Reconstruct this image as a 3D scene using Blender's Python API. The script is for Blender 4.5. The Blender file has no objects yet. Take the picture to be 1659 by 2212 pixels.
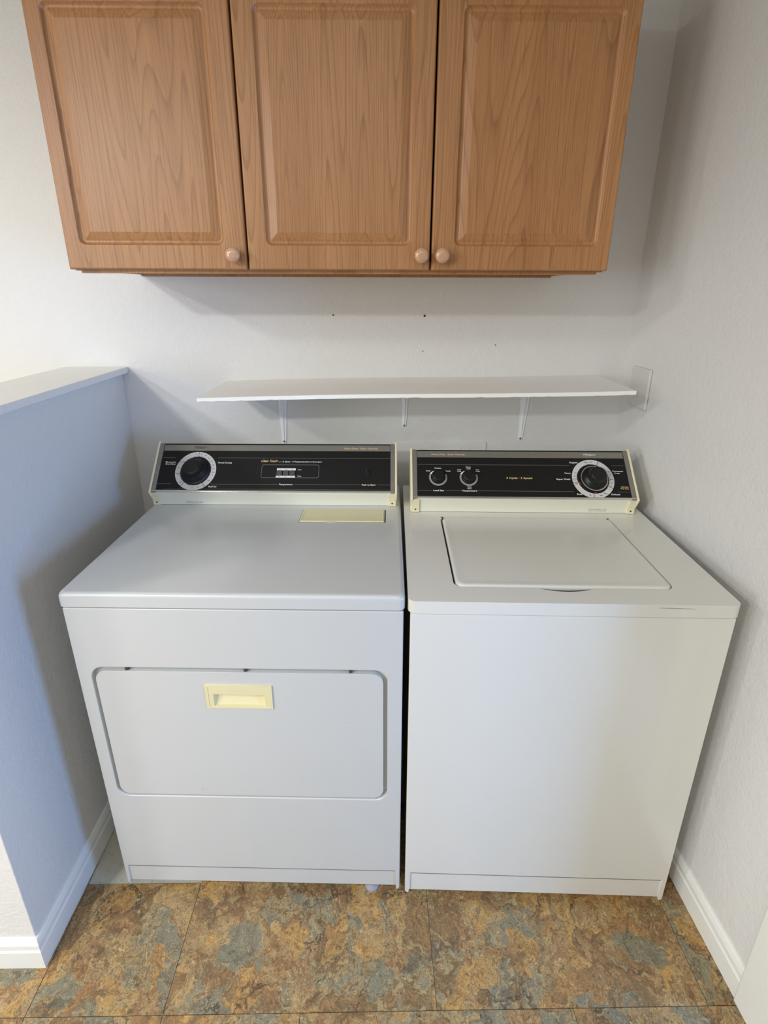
import bpy, bmesh, math, random
from mathutils import Matrix, Vector
random.seed(7)
S = bpy.context.scene
COL = S.collection
cos, sin, pi = math.cos, math.sin, math.pi

# ------------------------------------------------------------------ camera
W, H = 1659, 2212
FPX, CXP, CYP = 1052.656, -10.464, -138.1
pitch, yaw, roll = 0.3148, -0.0102, -0.0030
cd = bpy.data.cameras.new('camera')
cam = bpy.data.objects.new('camera', cd)
COL.objects.link(cam)
cd.sensor_fit = 'VERTICAL'
cd.sensor_height = 36.0
cd.lens = FPX * 36.0 / H
cd.shift_x = -CXP / H
cd.shift_y = CYP / H
cd.clip_start = 0.02
r0 = Vector((cos(yaw), sin(yaw), 0))
yv = Vector((-sin(yaw), cos(yaw), 0))
zv = Vector((0, 0, 1))
fwd = cos(pitch) * yv - sin(pitch) * zv
upv = sin(pitch) * yv + cos(pitch) * zv
rt = cos(roll) * r0 + sin(roll) * upv
up = cos(roll) * upv - sin(roll) * r0
m = Matrix((rt, up, -fwd)).transposed().to_4x4()
m.translation = Vector((0, -1.5121, 1.5058))
cam.matrix_world = m
S.camera = cam

# ------------------------------------------------------------------ world, lights, exposure
wd = bpy.data.worlds.new('world')
S.world = wd
wd.use_nodes = True
bg = wd.node_tree.nodes['Background']
bg.inputs[0].default_value = (0.55, 0.72, 1.0, 1)
bg.inputs[1].default_value = 0.12
S.view_settings.view_transform = 'Standard'
S.view_settings.look = 'None'
S.view_settings.gamma = 1.0
S.view_settings.use_curve_mapping = False
S.view_settings.exposure = 0.22


def area(name, loc, target, sx, sy, power, color, spread=180):
    l = bpy.data.lights.new(name, 'AREA')
    l.shape = 'RECTANGLE'
    l.size, l.size_y = sx, sy
    l.energy = power
    l.color = color
    l.spread = math.radians(spread)
    o = bpy.data.objects.new(name, l)
    COL.objects.link(o)
    o.location = loc
    d = Vector(target) - Vector(loc)
    o.rotation_euler = d.to_track_quat('-Z', 'Y').to_euler()
    return o


WARM = (1.0, 0.995, 0.985)
area('ceiling_lamp_light', (-1.75, -2.75, 2.36), (-1.75, -2.75, 0), 0.24, 0.24, 52, WARM)
area('hall_lamp_light', (-2.35, -1.75, 2.36), (-2.35, -1.75, 0), 0.24, 0.24, 28, WARM)
area('left_fill_light', (-2.66, -2.5, 1.5), (0, -1.6, 1.2), 1.0, 1.0, 36, (0.96, 1.0, 1.0))  # added fill from the left; the wall there has no window
area('ambient_fill_light', (-0.8, -2.8, 2.42), (-0.8, -2.8, 0), 2.4, 2.4, 25, (0.95, 1.0, 1.03))  # added ceiling-wide fill standing for the room's ambient light
area('doorway_daylight', (1.75, -1.65, 0.95), (-0.8, -0.5, 0.7), 0.42, 1.2, 27, (0.22, 0.46, 1.0))

# ------------------------------------------------------------------ materials
def srgb(r, g, b):
    f = lambda c: ((c / 255 + 0.055) / 1.055) ** 2.4 if c > 10 else c / 255 / 12.92
    return (f(r), f(g), f(b), 1)


class NT:
    def __init__(s, name):
        s.m = bpy.data.materials.new(name)
        s.m.use_nodes = True
        s.t = s.m.node_tree
        s.b = s.t.nodes['Principled BSDF']

    def n(s, typ, ins=None, **kw):
        nd = s.t.nodes.new(typ)
        for k, v in kw.items():
            setattr(nd, k, v)
        for k, v in (ins or {}).items():
            s.set(nd.inputs[k], v)
        return nd

    def set(s, sock, v):
        if isinstance(v, bpy.types.NodeSocket):
            s.t.links.new(v, sock)
        else:
            sock.default_value = v

    def math(s, op, a, b=0.0, c=None, clamp=False):
        nd = s.t.nodes.new('ShaderNodeMath')
        nd.operation = op
        nd.use_clamp = clamp
        s.set(nd.inputs[0], a)
        s.set(nd.inputs[1], b)
        if c is not None:
            s.set(nd.inputs[2], c)
        return nd.outputs[0]

    def noise(s, vec, scale, detail=3, rough=0.5, dist=0.0, out=0):
        nd = s.n('ShaderNodeTexNoise', {'Vector': vec, 'Scale': scale, 'Detail': detail,
                                        'Roughness': rough, 'Distortion': dist})
        return nd.outputs[out]

    def ramp(s, fac, stops, interp='LINEAR'):
        nd = s.t.nodes.new('ShaderNodeValToRGB')
        cr = nd.color_ramp
        cr.interpolation = interp
        while len(cr.elements) < len(stops):
            cr.elements.new(0.5)
        for e, (p, c) in zip(cr.elements, stops):
            e.position = p
            e.color = c if len(c) == 4 else (*c, 1)
        s.set(nd.inputs[0], fac)
        return nd.outputs[0]

    def mix(s, fac, a, b, blend='MIX'):
        nd = s.t.nodes.new('ShaderNodeMix')
        nd.data_type = 'RGBA'
        nd.blend_type = blend
        s.set(nd.inputs[0], fac)
        s.set(nd.inputs[6], a)
        s.set(nd.inputs[7], b)
        return nd.outputs[2]

    def coord(s, kind='Object'):
        return s.n('ShaderNodeTexCoord').outputs[kind]

    def mapping(s, vec, scale=(1, 1, 1), loc=(0, 0, 0)):
        return s.n('ShaderNodeMapping', {'Vector': vec, 'Scale': scale, 'Location': loc}).outputs[0]

    def bump(s, h, strength=0.3, dist=0.001):
        nd = s.n('ShaderNodeBump', {'Height': h, 'Strength': strength, 'Distance': dist})
        s.t.links.new(nd.outputs[0], s.b.inputs['Normal'])

    def fin(s, col=None, rough=None, metal=None, coat=None, spec=None):
        if col is not None:
            s.set(s.b.inputs['Base Color'], col)
        if rough is not None:
            s.set(s.b.inputs['Roughness'], rough)
        if metal is not None:
            s.b.inputs['Metallic'].default_value = metal
        if coat is not None:
            s.b.inputs['Coat Weight'].default_value = coat
            s.b.inputs['Coat Roughness'].default_value = 0.12
        if spec is not None:
            s.b.inputs['Specular IOR Level'].default_value = spec
        return s.m


def plain(name, col, rough=0.5, metal=0.0, coat=None, var=0.03, scale=30, spec=None):
    t = NT(name)
    c = t.coord()
    n = t.noise(c, scale, 3)
    dark = tuple(x * (1 - 3 * var) for x in col[:3]) + (1,)
    return t.fin(t.mix(n, dark, col), rough, metal, coat, spec)


def wall_paint(name, col):
    t = NT(name)
    c = t.coord()
    big = t.noise(c, 1.7, 3)
    a = tuple(x * 0.955 for x in col[:3]) + (1,)
    cc = t.mix(big, a, col)
    scuff = t.ramp(t.noise(c, 7.0, 5, 0.65, 0.4), [(0.60, (0, 0, 0)), (0.74, (1, 1, 1))])
    cc = t.mix(t.math('MULTIPLY', scuff, 0.10), cc, srgb(238, 236, 230))
    h = t.math('ADD', t.noise(c, 130, 3, 0.55), t.math('MULTIPLY', t.noise(c, 34, 3, 0.6, 0.6), 1.6))
    t.bump(h, 0.6, 0.0017)
    return t.fin(cc, 0.55)


def enamel(name, col, stain):
    t = NT(name)
    c = t.coord()
    n = t.noise(c, 3.0, 4, 0.6)
    cc = t.mix(t.math('MULTIPLY', n, 0.5), col, stain)
    v = t.n('ShaderNodeTexVoronoi', {'Vector': c, 'Scale': 14.0})
    spots = t.math('LESS_THAN', v.outputs['Distance'], 0.028)
    sel = t.math('GREATER_THAN', t.noise(c, 9, 1), 0.56)
    cc = t.mix(t.math('MULTIPLY', t.math('MULTIPLY', spots, sel), 0.35), cc, srgb(90, 88, 84))
    t.bump(t.noise(c, 70, 2), 0.06, 0.0006)
    return t.fin(cc, 0.30, 0.0, 0.6)


def oak():
    t = NT('oak_foil')
    c = t.coord()
    info = t.n('ShaderNodeObjectInfo').outputs['Random']
    off = t.n('ShaderNodeCombineXYZ', {0: t.math('MULTIPLY', info, 3.1), 2: t.math('MULTIPLY', info, 5.3)})
    p = t.n('ShaderNodeVectorMath', {0: c, 1: off.outputs[0]}, operation='ADD').outputs[0]
    sep = t.n('ShaderNodeSeparateXYZ', {0: p})
    # cathedral figure: contour lines of a slowly varying field stretched along the board
    field = t.noise(t.mapping(p, (8.5, 8.5, 0.45)), 1.0, 1.0, 0.4, 0.0)
    rings = t.math('FRACT', t.math('MULTIPLY', field, 40.0))
    line = t.ramp(rings, [(0.0, (1, 1, 1)), (0.18, (0.3,) * 3), (0.45, (0, 0, 0)), (0.95, (0, 0, 0)), (1.0, (1, 1, 1))])
    pores = t.noise(t.mapping(p, (420, 420, 9)), 1.0, 3, 0.6)
    pores = t.ramp(pores, [(0.50, (0, 0, 0)), (0.68, (1, 1, 1))])
    streak = t.noise(t.mapping(p, (70, 70, 1.4)), 1.0, 3, 0.6)
    broad = t.noise(t.mapping(p, (9, 9, 0.8)), 1.0, 2, 0.5)
    base = t.mix(t.ramp(broad, [(0.3, (0, 0, 0)), (0.7, (1, 1, 1))]), srgb(168, 118, 72), srgb(192, 142, 92))
    base = t.mix(t.math('MULTIPLY', streak, 0.55), base, srgb(160, 110, 68))
    base = t.mix(t.math('MULTIPLY', line, 0.46), base, srgb(126, 78, 40))
    base = t.mix(t.math('MULTIPLY', pores, 0.42), base, srgb(120, 74, 40))
    t.bump(t.math('ADD', pores, line), 0.10, 0.0004)
    return t.fin(base, 0.40, 0.0, 0.0)


def slate():
    t = NT('slate_vinyl')
    c = t.coord()
    info = t.n('ShaderNodeObjectInfo').outputs['Random']
    off = t.n('ShaderNodeCombineXYZ', {0: t.math('MULTIPLY', info, 7.0), 1: t.math('MULTIPLY', info, 3.0), 2: info})
    p = t.n('ShaderNodeVectorMath', {0: c, 1: off.outputs[0]}, operation='ADD').outputs[0]
    w1 = t.noise(p, 9, 5, 0.65, 0, 1)
    w1 = t.n('ShaderNodeVectorMath', {0: w1, 1: (-0.5, -0.5, -0.5)}, operation='ADD').outputs[0]
    w1 = t.n('ShaderNodeVectorMath', {0: w1, 'Scale': 0.16}, operation='SCALE').outputs[0]
    q = t.n('ShaderNodeVectorMath', {0: p, 1: w1}, operation='ADD').outputs[0]
    v = t.n('ShaderNodeTexVoronoi', {'Vector': q, 'Scale': 14.0})
    cell = t.n('ShaderNodeSeparateColor', {0: v.outputs['Color']}).outputs[0]
    f = t.math('ADD', t.math('MULTIPLY', cell, 0.48), t.math('MULTIPLY', t.noise(q, 16, 4, 0.7, 0.5), 0.66))
    grey, ochre, rust, tan, brown = srgb(124, 122, 102), srgb(186, 146, 84), srgb(152, 114, 72), srgb(172, 148, 104), srgb(120, 98, 66)
    colr = t.ramp(f, [(0.22, grey), (0.43, srgb(138, 132, 106)), (0.46, tan), (0.51, brown), (0.56, rust),
                      (0.66, tan), (0.72, ochre), (0.82, rust), (0.92, grey)])
    # mottling
    fine = t.noise(q, 75, 4, 0.7, 1.4)
    colr = t.mix(t.ramp(fine, [(0.36, (0.85,) * 3), (0.54, (0, 0, 0))]), colr, srgb(96, 74, 48))
    colr = t.mix(t.ramp(fine, [(0.58, (0, 0, 0)), (0.70, (0.75,) * 3)]), colr, srgb(212, 176, 120))
    # flaky contour lines
    fl = t.noise(q, 20, 5, 0.6, 1.2)
    fr = t.math('FRACT', t.math('MULTIPLY', fl, 12.0))
    ln = t.ramp(fr, [(0.0, (0.8,) * 3), (0.12, (0, 0, 0)), (0.9, (0, 0, 0)), (1.0, (0.8,) * 3)])
    mask = t.ramp(t.noise(p, 7, 3, 0.6), [(0.34, (0, 0, 0)), (0.52, (1, 1, 1))])
    colr = t.mix(t.math('MULTIPLY', t.math('MULTIPLY', ln, mask), 0.75), colr, srgb(92, 68, 44))
    # dark cracks
    w2 = t.n('ShaderNodeTexVoronoi', {'Vector': q, 'Scale': 7.5}, feature='DISTANCE_TO_EDGE').outputs['Distance']
    cr = t.ramp(w2, [(0.0, (1, 1, 1)), (0.022, (0, 0, 0))])
    cmask = t.ramp(t.noise(p, 5.5, 4, 0.6), [(0.44, (0, 0, 0)), (0.54, (1, 1, 1))])
    cc = t.math('MULTIPLY', cr, cmask)
    colr = t.mix(t.math('MULTIPLY', cc, 0.85), colr, srgb(58, 48, 38))
    blot = t.ramp(t.noise(q, 11, 5, 0.72, 0.8), [(0.56, (0, 0, 0)), (0.66, (1, 1, 1))])
    colr = t.mix(t.math('MULTIPLY', blot, 0.62), colr, srgb(74, 62, 48))
    h = t.math('SUBTRACT', t.math('ADD', fl, fine), t.math('ADD', t.math('MULTIPLY', ln, 0.4), cc))
    t.bump(h, 0.35, 0.0012)
    return t.fin(colr, 0.42)


def concrete():
    t = NT('old_floor_covering')
    c = t.coord()
    a = t.mix(t.noise(c, 22, 5, 0.7), srgb(168, 162, 142), srgb(200, 194, 176))
    a = t.mix(t.ramp(t.noise(c, 120, 3), [(0.60, (0, 0, 0)), (0.74, (0.35,) * 3)]), a, srgb(96, 92, 82))
    t.bump(t.noise(c, 90, 3), 0.3, 0.001)
    return t.fin(a, 0.7)


M = {}
M['wall'] = wall_paint('wall_paint_grey', srgb(224, 223, 220))
M['farwall'] = wall_paint('dimmed_room_paint', srgb(150, 146, 138))  # unseen walls, coloured darker to cut bounce light into the shadows
M['halfwall'] = wall_paint('half_wall_paint', srgb(226, 225, 221))
M['ceil'] = wall_paint('ceiling_paint', srgb(190, 187, 180))  # unseen ceiling, also darkened to lower the bounced fill
M['trim'] = plain('white_trim_paint', srgb(236, 236, 230), 0.35, var=0.015, scale=12)
M['shelf'] = plain('white_shelf_paint', srgb(248, 248, 243), 0.42, var=0.02, scale=9)
M['dryer'] = enamel('white_enamel_dryer', srgb(200, 203, 203), srgb(194, 192, 182))
M['washer'] = enamel('white_enamel_washer', srgb(222, 221, 213), srgb(214, 211, 200))
M['cream'] = plain('yellowed_cream_plastic', srgb(238, 230, 196), 0.4, var=0.02)
M['lint'] = plain('yellowed_lint_lid_plastic', srgb(222, 216, 176), 0.4, var=0.02)
M['riser'] = plain('pale_cream_enamel', srgb(234, 234, 216), 0.3, coat=0.2, var=0.02, scale=6)
M['chrome'] = plain('chrome_strip', srgb(215, 213, 206), 0.22, 1.0, var=0.02)
M['silver'] = plain('brushed_silver_foil', srgb(150, 146, 138), 0.42, 0.7, var=0.05, scale=60)
M['black'] = plain('black_glass_panel', srgb(20, 19, 18), 0.5, var=0.1, spec=0.28)
M['rubber'] = plain('dark_bumper_rubber', srgb(60, 60, 58), 0.8)
M['knobk'] = plain('black_knob_plastic', srgb(22, 22, 23), 0.36, var=0.1, spec=0.35)
M['ringw'] = plain('printed_white_ring', srgb(212, 210, 208), 0.4, var=0.01)
M['ringg'] = plain('printed_grey_ring', srgb(150, 149, 147), 0.4, var=0.01)
M['inkw'] = plain('white_ink', srgb(238, 236, 230), 0.5, var=0.0)
M['inkline'] = plain('grey_ink', srgb(120, 118, 114), 0.5, var=0.0)
M['inkgold'] = plain('gold_ink', srgb(236, 204, 140), 0.45, var=0.0)
M['inkdark'] = plain('dark_ink', srgb(52, 50, 48), 0.6, var=0.0)
M['inkred'] = plain('red_ink', srgb(200, 60, 50), 0.5, var=0.0)
M['button'] = plain('grey_button_plastic', srgb(74, 73, 72), 0.5, var=0.05)
M['dark'] = plain('gap_shade_dark', srgb(38, 34, 32), 0.7)  # near-black that stands in for shade inside gaps and openings
M['steel'] = plain('screw_steel', srgb(150, 150, 148), 0.3, 1.0)
M['bracket'] = plain('white_bracket_paint', srgb(242, 242, 246), 0.4, var=0.01)
M['plate'] = plain('painted_cover_plate', srgb(214, 212, 206), 0.4, var=0.01)
M['oak'] = oak()
M['knobw'] = plain('tan_knob_ceramic', srgb(206, 160, 124), 0.22, coat=0.5, var=0.06, scale=40)
M['slate'] = slate()
M['old'] = concrete()
M['glow'] = plain('lamp_diffuser', srgb(245, 242, 235), 0.4)
M['handle'] = plain('yellowed_handle_plastic', srgb(226, 216, 172), 0.4, var=0.02)
M['toeshade'] = plain('toe_crease_shade', srgb(128, 128, 126), 0.7, var=0.02)  # grey painted as the shade line in the toe crease
M['foot'] = plain('foot_plastic', srgb(156, 153, 162), 0.5)

# ------------------------------------------------------------------ mesh helpers
def link(name, bm, mat, parent=None, bevel=0.0, seg=3, smooth=None, mtx=None, kind=None):
    me = bpy.data.meshes.new(name)
    bmesh.ops.recalc_face_normals(bm, faces=bm.faces)
    bm.to_mesh(me)
    bm.free()
    me.materials.append(M[mat])
    o = bpy.data.objects.new(name, me)
    COL.objects.link(o)
    if parent:
        o.parent = parent
    if mtx is not None:
        o.matrix_local = mtx
    if smooth is None:
        smooth = bevel > 0
    if smooth:
        for p in me.polygons:
            p.use_smooth = True
        if bevel == 0:
            me.set_sharp_from_angle(angle=math.radians(50))
            wn = o.modifiers.new('face weighted normals', 'WEIGHTED_NORMAL')
            wn.keep_sharp = True
            wn.weight = 90
    if bevel > 0:
        b = o.modifiers.new('bevel', 'BEVEL')
        b.width = bevel
        b.segments = seg
        b.limit_method = 'ANGLE'
        b.angle_limit = math.radians(30)
        b.harden_normals = True
    if kind:
        o['kind'] = kind
    return o


def box(bm, x0, x1, y0, y1, z0, z1):
    vs = [bm.verts.new((x, y, z)) for x in (x0, x1) for y in (y0, y1) for z in (z0, z1)]
    for f in ((0, 1, 3, 2), (4, 6, 7, 5), (0, 4, 5, 1), (2, 3, 7, 6), (0, 2, 6, 4), (1, 5, 7, 3)):
        bm.faces.new([vs[i] for i in f])
    return bm


def nb():
    return bmesh.new()


def prism(bm, pts, to3, d0, d1):
    """polygon (2d points) swept from d0 to d1; to3(a, b, d) -> xyz"""
    A = [bm.verts.new(to3(a, b, d0)) for a, b in pts]
    B = [bm.verts.new(to3(a, b, d1)) for a, b in pts]
    n = len(pts)
    for i in range(n):
        j = (i + 1) % n
        bm.faces.new((A[i], A[j], B[j], B[i]))
    bm.faces.new(A)
    bm.faces.new(B[::-1])
    return bm


def plate(bm, outer, holes, to3, d0, d1):
    for d in (d0, d1):
        es = []
        for loop in [outer] + holes:
            vs = [bm.verts.new(to3(a, b, d)) for a, b in loop]
            es += [bm.edges.new((vs[i], vs[(i + 1) % len(vs)])) for i in range(len(vs))]
        bmesh.ops.triangle_fill(bm, use_beauty=True, use_dissolve=False, edges=es)
    for loop in [outer] + holes:
        A = [bm.verts.new(to3(a, b, d0)) for a, b in loop]
        B = [bm.verts.new(to3(a, b, d1)) for a, b in loop]
        for i in range(len(loop)):
            j = (i + 1) % len(loop)
            bm.faces.new((A[i], A[j], B[j], B[i]))
    bmesh.ops.remove_doubles(bm, verts=bm.verts, dist=1e-6)
    return bm


def loft(bm, loops, cap0=True, cap1=True):
    L = [[bm.verts.new(p) for p in l] for l in loops]
    n = len(L[0])
    for a, b in zip(L, L[1:]):
        for i in range(n):
            j = (i + 1) % n
            bm.faces.new((a[i], a[j], b[j], b[i]))
    if cap0:
        bm.faces.new(L[0])
    if cap1:
        bm.faces.new(L[-1][::-1])
    return bm


def rrect(x0, x1, z0, z1, r, n=6):
    rr = r if isinstance(r, (tuple, list)) else (r,) * 4
    out = []
    for (cx, cz, a0), q in zip((((x1, z1, 0)), ((x0, z1, 90)), ((x0, z0, 180)), ((x1, z0, 270))), rr):
        q = max(q, 1e-4)
        ccx = cx - q if cx == x1 else cx + q
        ccz = cz - q if cz == z1 else cz + q
        for k in range(n + 1):
            a = math.radians(a0 + 90 * k / n)
            out.append((ccx + q * cos(a), ccz + q * sin(a)))
    return out


XZ = lambda a, b, d: (a, d, b)      # polygon in x,z swept along y
XY = lambda a, b, d: (a, b, d)      # polygon in x,y swept along z
YZ = lambda a, b, d: (d, a, b)      # polygon in y,z swept along x


def lathe(bm, prof, n=48, cx=0, cy=0, flute=None):
    """prof: list of (radius, height) along +z about (cx, cy); flute(i_profile, angle)->radius scale"""
    rows = []
    for k, (r, h) in enumerate(prof):
        rows.append([bm.verts.new((cx + r * (flute(k, 2 * pi * i / n) if flute else 1) * cos(2 * pi * i / n),
                                   cy + r * (flute(k, 2 * pi * i / n) if flute else 1) * sin(2 * pi * i / n), h)) for i in range(n)])
    for a, b in zip(rows, rows[1:]):
        for i in range(n):
            j = (i + 1) % n
            bm.faces.new((a[i], a[j], b[j], b[i]))
    bm.faces.new(rows[0][::-1])
    bm.faces.new(rows[-1])
    return bm


def arcband(bm, cx, cy, r0_, r1_, a0, a1, h0, h1, n=48):
    """flat annular sector between angles (degrees)"""
    full = abs(a1 - a0) >= 359.9
    k = n if full else n + 1
    def row(r, h):
        return [bm.verts.new((cx + r * cos(math.radians(a0 + (a1 - a0) * i / n)), cy + r * sin(math.radians(a0 + (a1 - a0) * i / n)), h)) for i in range(k)]
    A, B, C_, D = row(r0_, h0), row(r1_, h0), row(r1_, h1), row(r0_, h1)
    for P, Q in ((A, B), (B, C_), (C_, D), (D, A)):
        for i in range(n):
            j = (i + 1) % k
            bm.faces.new((P[i], P[j], Q[j], Q[i]))
    if not full:
        bm.faces.new((A[0], B[0], C_[0], D[0]))
        bm.faces.new((A[-1], D[-1], C_[-1], B[-1]))
    return bm


def empty(name, loc, rz, label, cat, group=None):
    o = bpy.data.objects.new(name, None)
    COL.objects.link(o)
    o.empty_display_size = 0.1
    o.matrix_basis = Matrix.Translation(loc) @ Matrix.Rotation(rz, 4, 'Z')
    tag(o, label, cat, group)
    return o


def tag(o, label=None, cat=None, group=None):
    if label:
        o['label'] = label
    if cat:
        o['category'] = cat
    if group:
        o['group'] = group
    return o


def struct(o):
    o['kind'] = 'structure'
    return o


def add_text(bm, txt, x, y, size, align='CENTER', shear=0.0, bold=0.0, h=0.0004, rot=0.0, sx=1.0, space=1.0):
    """lettering laid in the xy plane at height h, appended to bm; size = cap height in metres"""
    cu = bpy.data.curves.new('lettering_source', 'FONT')
    cu.body = txt
    cu.align_x = align
    cu.align_y = 'CENTER'
    cu.size = 1.0
    cu.shear = shear
    cu.offset = bold
    cu.extrude = 0.0
    cu.resolution_u = 2
    cu.space_character = space
    ob = bpy.data.objects.new('lettering_source', cu)
    me = bpy.data.meshes.new_from_object(ob)
    k = size / 0.70
    mt = Matrix.Translation((x, y, h)) @ Matrix.Rotation(math.radians(rot), 4, 'Z') @ Matrix.Diagonal((k * sx, k, 1, 1))
    me.transform(mt)
    bm.from_mesh(me)
    bpy.data.objects.remove(ob)
    bpy.data.curves.remove(cu)
    bpy.data.meshes.remove(me)
    return bm


def flat(bm, x0, x1, y0, y1, h):
    bm.faces.new([bm.verts.new(p) for p in ((x0, y0, h), (x1, y0, h), (x1, y1, h), (x0, y1, h))])
    return bm

# ------------------------------------------------------------------ room shell
RW = lambda y: 0.784 - 0.0261 * y             # room face of the right wall
HW = lambda y: -0.787 + 0.0121 * (y + 0.8)    # laundry face of the half wall
XL, YF, ZC = -2.7, -4.3, 2.44
ZT = 0.0                                       # top of the vinyl

bm = nb(); box(bm, XL - 0.1, 1.0, 0.0, 0.12, -0.05, ZC + 0.05)
wall_back = struct(link('wall_back', bm, 'wall'))
DY0, DY1, DZ = -0.955, -1.80, 2.05
bm = nb()
for (ya, yb, z0, z1) in ((0.0, DY0, -0.05, ZC + 0.05), (DY1, YF - 0.1, -0.05, ZC + 0.05), (DY0, DY1, DZ, ZC + 0.05)):
    prism(bm, [(RW(ya), ya), (RW(ya) + 0.12, ya), (RW(yb) + 0.12, yb), (RW(yb), yb)], XY, z0, z1)
struct(link('wall_right', bm, 'wall'))
bm = nb(); box(bm, XL - 0.12, XL, YF, 0.0, -0.05, ZC + 0.05); struct(link('wall_left', bm, 'farwall'))
bm = nb()
box(bm, XL - 0.1, 1.1, YF - 0.12, YF, -0.05, 0.8); box(bm, XL - 0.1, 1.1, YF - 0.12, YF, 2.15, ZC + 0.05)
box(bm, XL - 0.1, -0.8, YF - 0.12, YF, 0.8, 2.15); box(bm, 1.2, 1.25, YF - 0.12, YF, 0.8, 2.15)
struct(link('wall_front', bm, 'farwall'))
bm = nb(); box(bm, XL - 0.1, 1.1, YF - 0.1, 0.1, ZC, ZC + 0.1); struct(link('ceiling', bm, 'ceil'))

# old floor covering under the vinyl, vinyl planks laid on it as pieces of the floor
bm = nb(); box(bm, XL - 0.1, 1.15, YF - 0.1, 0.1, -0.08, -0.003)
floor = struct(link('floor', bm, 'old'))


def tile(x0, x1, y0, y1):
    g = 0.0005
    bm = nb()
    a, b = x0 + g, x1 - g
    prism(bm, [(a, y0 + g), (b, y0 + g), (b, y1 - g), (a, y1 - g)], XY, -0.0032, ZT)
    o = link('vinyl_tile', bm, 'slate', floor, bevel=0.0006, seg=1)
    return o


TY, TB, TW = -0.8784, 0.1298, 0.3
xmax = lambda y: RW(y) - 0.001
row1 = [(-2.57, -1.97), (-1.97, -1.37), (-1.37, -0.77), (-0.77, -0.47), (-0.47, TB), (TB, 0.73), (0.73, 0.806)]
for a, b in row1:
    if b < -0.76:
        tile(a, b, TY, TY + TW)
    elif b < -0.4:
        tile(a, b, TY, -0.628)
    else:
        tile(a, b, TY, TY + TW)
for a, b in ((-0.47, -0.17), (-0.17, 0.43), (0.43, 0.792)):
    tile(a, b, TY + TW, TY + 2 * TW)
for k in range(11):
    y1 = TY - k * TW
    y0 = max(y1 - TW, YF)
    s = {0: -0.17, 1: TB}[k % 2]
    xs = [s + i * 0.6 for i in range(-4, 3)]
    xs = [XL] + [x for x in xs if XL + 0.02 < x < 0.80] + [RW(y1) - 0.001]
    if k == 0:
        xs = sorted(xs + [-0.47])
    for a, b in zip(xs, xs[1:]):
        tile(a, b, y0, y1)

# half wall with painted board cap
HX, HY = 0.165, -0.7847
bm = nb()
prism(bm, [(HW(0), 0.0), (HW(HY), HY), (HW(HY) - HX, HY), (HW(0) - HX, 0.0)], XY, -0.003, 1.263)
half_wall = struct(link('wall_half_left', bm, 'halfwall', bevel=0.002))
bm = nb()
CX = 0.020
prism(bm, [(HW(0) + CX, -0.0005), (HW(HY) + CX, HY - 0.02), (HW(HY) - 0.178, HY - 0.02), (HW(0) - 0.178, -0.0005)], XY, 1.263, 1.2822)
struct(link('trim_1', bm, 'trim', bevel=0.0025))

# baseboards: profile (offset from wall, height)
BP = [(0, 0), (0.012, 0), (0.012, 0.055), (0.0095, 0.060), (0.0095, 0.074), (0.006, 0.0845), (0.003, 0.0892), (0, 0.0892)]


def base_run(name, pts, offs):
    """pts: wall points (x,y); offs: unit-ish offset vectors per point (mitred)"""
    bm = nb()
    loops = []
    for (x, y), (ox, oy) in zip(pts, offs):
        loops.append([(x + ox * d, y + oy * d, z - 0.001 + 0.001) for d, z in BP])
    loft(bm, loops)
    return struct(link(name, bm, 'trim', smooth=False))


base_run('baseboard_left', [(HW(0), -0.001), (HW(HY), HY), (HW(HY) - HX, HY), (HW(HY) - HX, -0.001)],
         [(1, 0), (1, -1), (-1, -1), (-1, 0)])
base_run('baseboard_right', [(RW(-0.001), -0.001), (RW(-0.869), -0.869)], [(-1, 0), (-1, 0)])
base_run('baseboard_right.001', [(RW(-1.885), -1.885), (RW(YF), YF)], [(-1, 0), (-1, 0)])
base_run('baseboard_back', [(XL, -0.0), (HW(0) - HX - 0.013, -0.0)], [(0, -1), (0, -1)])
# doorway casing on the right wall
bm = nb()
for ya, yb, z0, z1 in ((-0.869, -0.955, 0, DZ + 0.0), (-1.80, -1.885, 0, DZ), (-0.869, -1.885, DZ, DZ + 0.085)):
    prism(bm, [(RW(ya), ya), (RW(ya) - 0.0165, ya), (RW(yb) - 0.0165, yb), (RW(yb), yb)], XY, z0, z1)
struct(link('trim_2', bm, 'trim', bevel=0.003))

# nail holes left in the back wall
for (x, z, r) in ((-0.121, 1.433, 0.0022), (0.153, 1.430, 0.0032), (0.150, 1.325, 0.0016), (0.372, 1.343, 0.0016)):
    bm = nb(); lathe(bm, [(r * 1.8, 0), (r * 1.5, 0.0008), (r * 1.1, 0.001)], 12)
    link('spackle_ring', bm, 'plate', wall_back, smooth=True, mtx=Matrix.Translation((x, -0.0, z)) @ Matrix.Rotation(pi / 2, 4, 'X'))
    bm = nb(); lathe(bm, [(r, 0), (r, 0.0014), (r * 0.6, 0.0016)], 10)
    link('nail_hole', bm, 'dark', wall_back, mtx=Matrix.Translation((x, -0.0, z)) @ Matrix.Rotation(pi / 2, 4, 'X'))

# painted-over access panel behind the machines
bm = nb(); prism(bm, rrect(0.062, 0.364, 0.70, 1.033, 0.004, 2), XZ, -0.0040, -0.0002)
tag(link('access_panel', bm, 'wall', bevel=0.0012, seg=2), 'thin wall-coloured access panel on the back wall, its top edge showing above the consoles', 'wall panel')

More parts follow.
